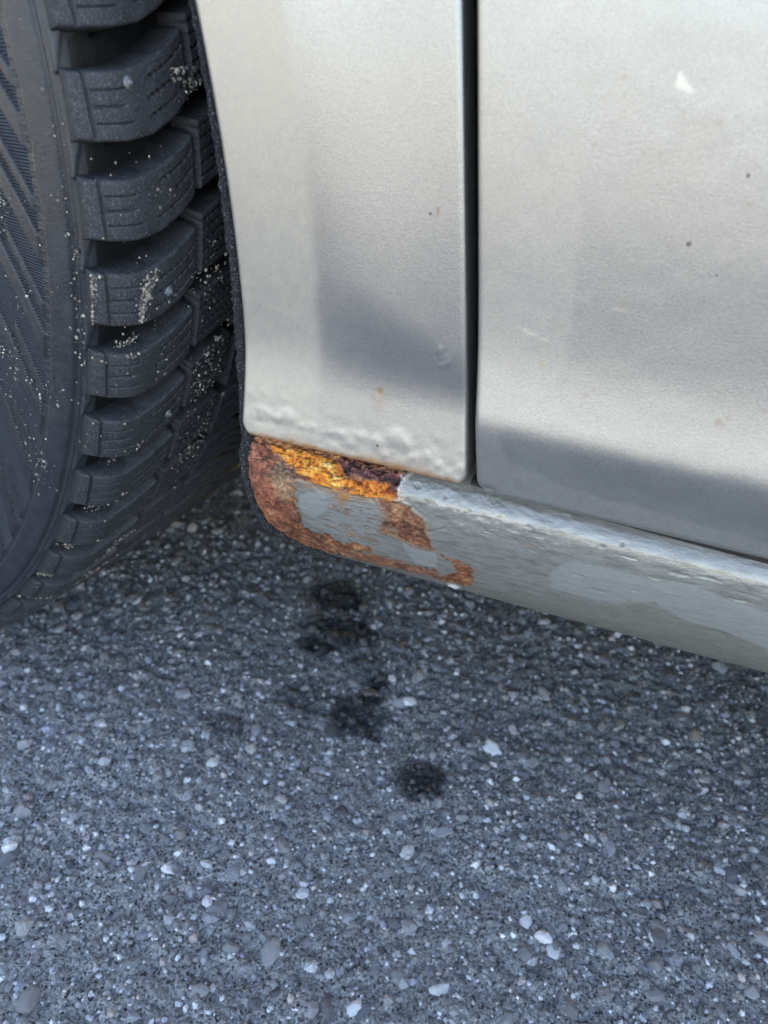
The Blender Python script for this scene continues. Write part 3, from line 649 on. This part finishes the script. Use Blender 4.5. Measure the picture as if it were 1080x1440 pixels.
# quarter panel with its arch
phq = np.linspace(-.1, math.pi + .1, 60); rq = np.linspace(0, 1, 8)
qx, qz = 2.17 + .345 * np.cos(phq), .30 + .36 * np.sin(phq)
oqx = np.interp(phq, [-.1, .7, 2.4, math.pi + .1], [2.95, 2.95, 1.804, 1.804]); oqz = np.interp(phq, [-.1, .7, 2.4, math.pi + .1], [.25, .90, .90, .2206])
for mir in (False, True):
    for nm, ix_, iz_, ox_, oz_ in (('quarter_panel', qx, qz, oqx, oqz),) + ((('far_fender', XW + AA * np.cos(phq), AZ0 + AB * np.sin(phq), np.interp(phq, [-.1, .9, 2.2, math.pi + .1], [-.01, -.09, -1.02, -1.02]), np.interp(phq, [-.1, .9, 2.2, math.pi + .1], [.2215, .88, .78, .21])),) if mir else ()):
        QX = ix_[:, None] + (ox_ - ix_)[:, None] * rq; QZ = iz_[:, None] + (oz_ - iz_)[:, None] * rq; QY = body_y(QX, QZ)
        if mir: QY = 2 * BASE.y - QY
        part(nm, mk_mesh(nm, np.stack([QX, QY, QZ], -1).reshape(-1, 3), grid_faces(len(phq), len(rq), not mir)), PLAIN, car)
panel('far_door', np.linspace(0, .99, 12), np.linspace(.2206, .90, 30), mirror=True); panel('far_door', np.linspace(1.0, 1.80, 12), np.linspace(.2206, .90, 30), mirror=True)
fs = PR[::8]; nfs = len(fs)
V = np.array([(xx, 2 * BASE.y - q[0], q[1]) for xx in (-.087, 1.79) for q in fs])
part('far_sill', mk_mesh('far_sill', V, grid_faces(2, nfs)), PLAIN, car)
def loft(name, secs, mat, close=False):
    V = np.array(secs); nr, nc = V.shape[:2]; return part(name, mk_mesh(name, V.reshape(-1, 3), grid_faces(nr, nc)), mat, car)
def row(x, z, half, crown, n=9):
    t = np.linspace(-1, 1, n); return [(x, BASE.y + half * q, z + crown * (1 - q * q)) for q in t]
bel = float(body_y(.5, .90)); hw = BASE.y - bel
loft('bonnet', [row(-1.30, .62, .62, .03), row(-1.15, .72, .74, .05), row(-.8, .83, hw - .03, .05), row(-.4, .885, hw - .005, .05), row(-.06, .91, hw, .05), row(.14, .93, hw - .05, .05)], PLAIN)
loft('front_bumper', [row(-1.02, .20, .80, 0), row(-1.30, .22, .62, 0), row(-1.36, .38, .62, 0), row(-1.36, .52, .62, 0), row(-1.30, .62, .62, .03)], PLAIN)
loft('rear_bumper', [row(2.95, .90, .66, .03), row(3.02, .62, .68, 0), row(3.05, .45, .68, 0), row(3.0, .25, .66, 0), row(2.85, .22, .66, 0)], PLAIN)
loft('boot_lid', [row(2.55, .98, hw - .06, .03), row(2.95, .90, .66, .03)], PLAIN)
loft('roof', [row(.80, 1.40, .56, .035), row(1.05, 1.43, .60, .04), row(1.6, 1.44, .60, .04), row(1.98, 1.40, .57, .035)], PLAIN)
loft('windscreen', [row(.14, .93, hw - .05, .05), row(.80, 1.40, .56, .035)], GLASS)
loft('rear_window', [row(1.98, 1.40, .57, .035), row(2.55, .98, hw - .06, .03)], GLASS)
for sgn in (-1, 1):
    def sy(h): return BASE.y + sgn * h
    for nm, q in (('side_window', [(.16, hw - .02, .90), (.97, hw - .02, .90), (.97, .61, 1.40), (.82, .57, 1.39)]), ('side_window', [(1.05, hw - .02, .90), (1.75, hw - .02, .90), (1.72, .61, 1.40), (1.05, .61, 1.40)]),
                  ('side_window', [(1.82, hw - .02, .90), (2.5, hw - .06, .95), (1.97, .58, 1.39), (1.79, .61, 1.40)])):
        part(nm, mk_mesh(nm, [(a, sy(h), z_) for a, h, z_ in q], np.array([(0, 1, 2, 3) if sgn < 0 else (3, 2, 1, 0)]), False), GLASS, car)
    for q in ([(.97, hw - .02, .90), (1.05, hw - .02, .90), (1.05, .61, 1.40), (.97, .61, 1.40)], [(1.75, hw - .02, .90), (1.82, hw - .02, .90), (1.79, .61, 1.40), (1.72, .61, 1.40)]):
        part('door_pillar', mk_mesh('door_pillar', [(a, sy(h), z_) for a, h, z_ in q], np.array([(0, 1, 2, 3) if sgn < 0 else (3, 2, 1, 0)]), False), PLAIN, car)

# ================================================================== TYRE
PITCH = 360 / 65.; TH0 = 4.386
def tyre_profile():
    P = [(.030, .192), (.012, .200), (-.002, .215), (-.0105, .235), (-.0135, .255), (-.0135, .270), (-.0125, .284), (-.0108, .294), (-.0085, .3005), (-.0055, .3030), (.004, .3035), (.02, .3035), (.045, .3040), (.08, .304), (.115, .3040), (.14, .3035), (.156, .3035), (.165, .303), (.170, .300), (.1735, .284), (.1735, .255), (.170, .235), (.150, .205), (.130, .192)]
    return catmull(np.array(P), 14)
TP = tyre_profile(); ts = np.r_[0, np.cumsum(np.hypot(*np.diff(TP, axis=0).T))]
s_a = ts[np.argmin(np.abs(TP[:, 1] - .240) + (TP[:, 0] > .05))]; s_b = ts[np.argmin(np.hypot(TP[:, 0] - .004, TP[:, 1] - .3035))]
sv2 = np.unique(np.concatenate([np.linspace(0, s_a, 8), np.arange(s_a, s_b, .00055), np.linspace(s_b, ts[-1], 60)]))
py_, pr_ = np.interp(sv2, ts, TP[:, 0]), np.interp(sv2, ts, TP[:, 1])
TH = np.concatenate([np.arange(-72, 20, .115), np.arange(20, 288, 2.0)]); nth = len(TH)
T2 = np.repeat(TH[:, None], len(sv2), 1); PY = np.repeat(py_[None], nth, 0); PRr = np.repeat(pr_[None], nth, 0)
outer = (PY < .004)
d = np.zeros_like(T2); v = PRr * 1000; arc = np.radians(T2) * 290    # mm
# smooth raised ring and its toothed inner border
ring = smooth(288.2, 288.8, v) * smooth(297.6, 297.0, v); d += ring * .0007
teeth = smooth(286.0, 286.4, v) * smooth(288.4, 288.0, v); d += teeth * .00022 * (np.sin(np.radians(T2) * 290 * 2 * math.pi / 1.5) > 0)
d += -.0006 * np.exp(-((v - 298.4) / .5) ** 2) + .0007 * np.exp(-((v - 299.5) / .45) ** 2) + .0004 * np.exp(-((v - 300.9) / .35) ** 2)
# diagonal bands over the hatched field
ph_ = arc + 1.75 * (v - 286); per = 290 * math.radians(PITCH * 1.3)
wob = .0
q = np.mod(ph_, per); sdm = smooth(0, .35, q) * smooth(11.3, 10.9, q); sd2 = smooth(17.0, 17.4, q) * smooth(23.5, 23.1, q) * smooth(272, 273, v)
field = smooth(236, 238, v) * smooth(286.2, 285.9, v) * outer
bend = smooth(268.0, 268.4, v)
plain = np.clip(np.maximum(sdm, sd2), 0, 1)
d += field * (plain * .0009 - .0003 * np.exp(-((q - 11.6) / .5) ** 2) - .0003 * np.exp(-((q + .4) / .5) ** 2))
hatch = field * (1 - plain)
# buttress ribs between ring and tread blocks
tp = np.mod(T2 - TH0 + PITCH * .02, PITCH) / PITCH
for kk, (va, vb) in enumerate(((301.4, 305.0), (301.2, 303.4), (301.0, 302.2))):
    vc = va + (vb - va) * tp; d += .00075 * np.exp(-((v - vc) / .32) ** 2) * outer * (v > 300.6)
d += .0011 * smooth(.30, .34, tp) * smooth(1.0, .9, tp) * smooth(302.2 + 0 * tp, 303.0 + 0 * tp, v + (tp - 1) * 1.5) * outer * smooth(306.5, 305.8, v)
d += fbm(T2 / 1.5, v / 4, 91, 3) * .00012
# normal of the section
gy_ = np.gradient(py_, sv2); gr_ = np.gradient(pr_, sv2); l_ = np.hypot(gy_, gr_); nY, nR = -gr_ / l_, gy_ / l_
PYd = PY + nY[None] * d; PRd = PRr + nR[None] * d
bot = smooth(.22, .0, np.abs(T2 + 90) / 60.)
ca, sa = np.cos(np.radians(T2)), np.sin(np.radians(T2))
V = np.stack([PRd * ca, PYd, PRd * sa], -1).reshape(-1, 3); npf = len(sv2)
F = np.vstack([grid_faces(nth, npf, True), np.stack([(nth - 1) * npf + np.arange(npf - 1), np.arange(npf - 1), np.arange(1, npf), (nth - 1) * npf + np.arange(1, npf)], 1)[:, ::-1]])
TA = np.stack([T2, PRr, PY, hatch], -1).reshape(-1, 4)
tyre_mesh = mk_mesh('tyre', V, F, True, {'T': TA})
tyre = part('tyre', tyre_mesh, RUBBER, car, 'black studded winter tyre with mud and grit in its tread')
tyre.location = (XW, .0335, ZW); tyre.rotation_euler = (0, 0, math.radians(-8.83))

def crown_r(y):                       # running surface radius over lateral y (m)
    return R0 - .0098 * np.clip((.008 - y) / .0175, 0, 2) ** 2 - .0015 * ((y - .08) / .08) ** 2 + .0012
def sub(name, me, mat): 
    if not me.materials: me.materials.append(mat)
    o = bpy.data.objects.new(name, me); link(o); o.parent = tyre; return o
def block_mesh(name, ys, top, bot, nu, nv, sipes, base=.3025, seed=0, bottoms=True):
    """ys: lateral span (m); top/bot: functions y-> angle in degrees; sipes: list of (v, y0, y1, zigzag, depth, width)"""
    u = np.unique(np.concatenate([np.array([0, .3, .7, 1.2]) * 1e-3 / (ys[1] - ys[0]), 1 - np.array([0, .3, .7, 1.2]) * 1e-3 / (ys[1] - ys[0]), np.linspace(.035, .965, nu)]))
    vv = np.unique(np.concatenate([[0, .02, .045, .08], [1, .98, .955, .92], np.linspace(.09, .91, nv)]))
    U, Vv = np.meshgrid(u, vv, indexing='ij'); y = ys[0] + (ys[1] - ys[0]) * U
    tb, tt_ = bot(y), top(y); th = tb + (tt_ - tb) * Vv; h_arc = np.radians(tt_ - tb) * R0
    du = np.minimum(y - ys[0], ys[1] - y); dv = np.minimum(Vv, 1 - Vv) * h_arc
    r = crown_r(y) - rounding(np.minimum(np.where(y < ys[0] + .004, 1, du), dv), .0010) - rounding(np.where(y > (ys[0] + ys[1]) / 2, du, 1), .0014)
    wear_shade = np.ones_like(r)
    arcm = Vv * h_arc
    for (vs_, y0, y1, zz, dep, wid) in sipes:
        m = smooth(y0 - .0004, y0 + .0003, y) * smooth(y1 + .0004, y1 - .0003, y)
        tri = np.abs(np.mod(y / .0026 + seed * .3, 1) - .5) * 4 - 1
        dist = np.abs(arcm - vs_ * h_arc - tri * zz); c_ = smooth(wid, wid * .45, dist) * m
        r = r - c_ * dep; wear_shade = wear_shade * (1 - c_)
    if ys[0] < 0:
        c_ = smooth(.0005, .0002, np.abs(y + .0047 + Vv * .0008)) * smooth(.0, .06, Vv); r = r - c_ * .0009; wear_shade = wear_shade * (1 - c_ * .7)
    r = r + fbm(y / .004, th / .6, 95 + seed, 2) * .00012
    P = np.stack([r * np.cos(np.radians(th)), y, r * np.sin(np.radians(th))], -1).reshape(-1, 3)
    nr, nc = y.shape; idx = np.arange(nr * nc).reshape(nr, nc)
    loop = np.concatenate([idx[0, :-1], idx[:-1, -1], idx[-1, :0:-1], idx[:0:-1, 0]])
    yl = y.ravel()[loop]; tl = th.ravel()[loop]; cy = (ys[0] + ys[1]) / 2
    sh = 1.05; tc = ((tb + tt_) / 2).ravel()[loop]; t3 = tc + (tl - tc) * 1.10; y3 = cy + (yl - cy) * 1.02
    Q = np.stack([base * np.cos(np.radians(t3)), y3, base * np.sin(np.radians(t3))], -1)
    n = nr * nc; k = np.arange(len(loop)); k2 = (k + 1) % len(loop)
    F = np.vstack([grid_faces(nr, nc, False), np.stack([loop[k], loop[k2], n + k2, n + k], 1)[:, ::-1]])
    wr = np.concatenate([wear_shade.ravel(), np.zeros(len(loop))])
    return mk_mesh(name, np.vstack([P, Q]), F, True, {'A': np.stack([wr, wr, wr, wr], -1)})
def cv(xs, ysv): return lambda y: np.interp(y * 1000, xs, ysv)
st_top = cv([-12, -7, 1, 10, 19, 26, 30, 33], [-.02, 0, 0, .2, .75, 1.4, 1.9, 2.1])
st_bot = cv([-12, -4, 4, 14, 24, 30, 33], [-3.35, -3.55, -3.55, -3.35, -2.6, -1.75, -1.2])
def sh_sipes(z): return [(.26, .0135, .030, z, .0022, .00034), (.52, .0130, .0305, z, .0022, .00034), (.78, .0145, .030, z, .0022, .00034),
                         (.26, -.004, .0065, 0, .0013, .00026), (.50, -.004, .004, 0, .0013, .00026), (.74, -.0045, .005, 0, .0013, .00026)]
shoulder = [block_mesh('tread_block', (-.0085, .0318), st_top, st_bot, 84, 44, sh_sipes(.00042), seed=1),
            block_mesh('tread_block', (-.0085, .0318), st_top, st_bot, 84, 44, [s for k, s in enumerate(sh_sipes(.00042)) if k not in (1,)] + [(.50, .022, .031, .0004, .0022, .00034)], seed=2),
            block_mesh('tread_block', (-.0085, .0318), st_top, st_bot, 84, 44, [(.22, .011, .030, .0004, .0022, .00034), (.46, .012, .030, .0004, .0022, .00034), (.70, .011, .0295, .0004, .0022, .00034)] + sh_sipes(0)[3:], seed=3)]
sh_low = block_mesh('tread_block', (-.0085, .0318), st_top, st_bot, 7, 3, [], seed=4)
in_top = cv([30, 45, 60], [2.4, 3.5, 4.3]); in_bot = cv([30, 45, 60], [-1.6, -.6, .3])
inner = block_mesh('tread_block', (.0342, .0570), in_top, in_bot, 44, 44, [(q, .0345, .0567, .0004, .0022, .00036) for q in (.18, .36, .54, .72, .88)], seed=5)
in_low = block_mesh('tread_block', (.0342, .0570), in_top, in_bot, 5, 3, [], seed=6)
ce_top = cv([60, 80, 100], [3.2, 4.6, 3.2]); ce_bot = cv([60, 80, 100], [-1.3, .1, -1.3])
center = block_mesh('tread_block', (.0610, .0990), ce_top, ce_bot, 24, 24, [(q, .0615, .0985, .0004, .002, .0005) for q in (.25, .5, .75)], seed=7)
for k in range(65):
    th = TH0 - k * PITCH; th_n = (th + 180) % 360 - 180; visb = -62 < th_n < 18
    for me in (shoulder[(k * 7) % 3] if visb else sh_low, inner if visb else in_low, center):
        o = sub('tread_block', me, TREAD); o.rotation_euler = (0, -math.radians(th), 0)
# far rows (inner side of the tyre) in one mass
fr = [block_mesh('tread', a, b, c_, 4, 3, []) for a, b, c_ in (((.103, .126), cv([103, 126], [4.3, 2.6]), cv([103, 126], [.3, -1.4])), ((.129, .168), cv([129, 140, 168], [1.9, .6, 0]), cv([129, 140, 168], [-1.4, -2.8, -3.5])))]
VV, FF = [], []; off = 0
for me in fr:
    co = np.zeros(len(me.vertices) * 3, np.float32); me.vertices.foreach_get('co', co); co = co.reshape(-1, 3)
    fa = np.array([list(p_.vertices) for p_ in me.polygons])
    for k in range(65):
        a = math.radians(k * PITCH + TH0); VV.append(np.stack([co[:, 0] * math.cos(a) - co[:, 2] * math.sin(a), co[:, 1], co[:, 0] * math.sin(a) + co[:, 2] * math.cos(a)], 1)); FF.append(fa + off); off += len(co)
VV = np.vstack(VV); o = sub('inner_tread', mk_mesh('inner_tread', VV, np.vstack(FF), True, {'A': np.ones((len(VV), 4)) * .5}), TREAD); o['kind'] = 'stuff'
# studs
def stud_mesh():
    P = [(0.0018, 0), (.0018, .0004), (.0014, .0008), (.0009, .0009), (.0008, .0014), (.0004, .0018), (0.00002, .0018)]; V = []; n = 14
    for r_, h_ in P: V += [(h_, r_ * math.cos(2 * math.pi * k / n), r_ * math.sin(2 * math.pi * k / n)) for k in range(n)]
    F = [(a * n + k, a * n + (k + 1) % n, (a + 1) * n + (k + 1) % n, (a + 1) * n + k) for a in range(len(P) - 1) for k in range(n)]
    return mk_mesh('stud', V, np.array(F))
smesh = stud_mesh()
for k, (yy_, dth) in {0: (.006, -.6), 2: (.0175, -1.75), 4: (.0245, -1.0), 7: (.020, -1.6), 9: (.0195, -1.7), 12: (.012, -1.8), 14: (.022, -1.5), 18: (.018, -1.7), 62: (.018, -1.7), 60: (.02, -1.5)}.items():
    th = math.radians(TH0 - k * PITCH + dth); rr = float(crown_r(yy_)) - .0003
    o = sub('stud', smesh, STUD); o.location = (rr * math.cos(th), yy_, rr * math.sin(th)); o.rotation_euler = (0, -th, 0); o.scale = (1.0, 1.1, 1.1)
# grit stuck to the tyre: lateral y mm, angle deg, spread y, spread angle, count
GR = [(5.5, -8.5, 1.6, 1.1, 170), (9, -7.6, 2, .5, 60), (-9, -7.5, .8, 1.3, 60), (-10, -9.8, .8, .6, 40), (29, 4.8, 2, .7, 70), (33, 3.4, 2.5, 1.0, 70), (3, -12, 3, .4, 60), (8, -21.5, 3, .9, 90), (6, -27.5, 3, .9, 130), (1, -33.2, 3, .8, 120), (-2, -38.8, 3, .8, 120), (-4, -44, 3, .8, 120), (-6, -50, 4, 1.0, 140),
      (28, -33, 5, 2, 150), (22, -38, 5, 2, 150), (20, -43, 6, 2.5, 160), (40, -8, 4, 2, 60), (45, -16, 6, 3, 130), (50, -24, 6, 3, 130), (10, -1.5, 10, 3, 40), (10, -12, 12, 6, 50)]
px, pyy, pzz, rs, up = [], [], [], [], []
for (yc, tc, sy_, st__, nn) in GR:
    yv = np.clip(rng.normal(yc, sy_, nn), -9, 60) / 1000; tv = np.radians(rng.normal(tc, st__ * .6, nn)) + (yv - yc / 1000) * 6.0 * (1 if yc in (5.5, 9) else .3); rr = crown_r(yv) + .0001
    inb = np.mod((TH0 - np.degrees(tv)) / PITCH, 1) * PITCH + st_top(yv); rr = np.where(inb < 3.4, rr, rr - .0055 * (yc < 40))
    px += list(rr * np.cos(tv)); pyy += list(yv); pzz += list(rr * np.sin(tv)); up += [(math.cos(t_), 0, math.sin(t_)) for t_ in tv]; rs += list(np.abs(rng.normal(.00028, .00018, nn)) + .00016)
for (rc, tc, sr, st__, nn) in ((272, -3.6, 2.0, .8, 26), (270, -5.5, 2.0, .5, 14), (268, -15.5, 4, .9, 60), (280, -17.5, 4, .9, 30), (273, -19, 6, 1.5, 30), (289, -17, 3, 1, 12), (277, -11, 3, .7, 14), (291, -25, 3, 1.2, 30), (284, -24, 4, 1.2, 40), (298, -2, 2, 4, 24), (299, -8, 1.5, 3, 30), (301, -14, 2, 3, 36), (285, -12, 14, 12, 40), (285, 0, 12, 6, 14)):
    rv = np.clip(rng.normal(rc, sr, nn), 240, 303) / 1000; tv = np.radians(rng.normal(tc, st__, nn)); m_ = TP[:, 0] < .003
    ysf = np.interp(rv, TP[m_][:, 1], TP[m_][:, 0]) - .0006
    px += list(rv * np.cos(tv)); pyy += list(ysf); pzz += list(rv * np.sin(tv)); up += [(.2 * math.cos(t_), -1, .2 * math.sin(t_)) for t_ in tv]; rs += list(np.abs(rng.normal(.00022, .00022, nn)) + .00012)
N = len(px); cc = PAL[rng.choice(len(PAL), N, p=PW)] * np.array([.72, .62, .48]) * rng.uniform(.4, 1.3, (N, 1))
V, F, C = joined_stones(np.array(px), np.array(pyy), np.array(pzz), np.array(rs), cc, .8, .3, np.array(up, float))
o = sub('grit', mk_mesh('grit', V, F, False, {'C': C}), STONES); o['kind'] = 'stuff'
# rim
RP = np.array([(.028, .193), (.020, .196), (.018, .190), (.035, .182), (.050, .178), (.045, .16), (.034, .10), (.030, .06), (.022, .05), (.022, .005)]); nR_ = 72
V = []
for k in range(nR_):
    a = 2 * math.pi * k / nR_; spoke = .5 + .5 * math.cos(5 * a)
    for (y_, r_) in RP:
        dpt = .028 * (1 - min(1, spoke * 2.2)) if .07 < r_ < .17 else 0
        V.append((r_ * math.cos(a), y_ + dpt, r_ * math.sin(a)))
n = len(RP); i, j = np.meshgrid(np.arange(nR_), np.arange(n - 1), indexing='ij'); a = (i * n + j).ravel(); b = (((i + 1) % nR_) * n + j).ravel()
rim_mesh = mk_mesh('rim', V, np.stack([a, b, b + 1, a + 1], 1)); rim = part('rim', rim_mesh, ALLOY, car); rim.location = tyre.location; rim.rotation_euler = tyre.rotation_euler
# the other three wheels, outside the picture
Tlow = catmull(np.array([(.030, .192), (-.0105, .235), (-.0135, .27), (-.008, .303), (.004, .313), (.08, .316), (.156, .313), (.168, .303), (.1735, .26), (.15, .205), (.13, .192)]), 4); n = len(Tlow)
V = [(r_ * math.cos(a), y_, r_ * math.sin(a)) for a in np.arange(72) * 2 * math.pi / 72 for y_, r_ in Tlow]
i, j = np.meshgrid(np.arange(72), np.arange(n - 1), indexing='ij'); a = (i * n + j).ravel(); b = (((i + 1) % 72) * n + j).ravel()
low = mk_mesh('tyre', V, np.stack([a, b, b + 1, a + 1], 1), True, {'A': np.ones((len(V), 4))})
for xx, yy_, fl in ((2.17, .0335, 0), (XW, 2 * BASE.y - .0335, 1), (2.17, 2 * BASE.y - .0335, 1)):
    for nm, me, mt in (('tyre', low, TREAD), ('rim', rim_mesh, ALLOY)):
        o = part(nm, me, mt, car); o.location = (xx, yy_, ZW); o.rotation_euler = (0, 0, math.pi * fl)
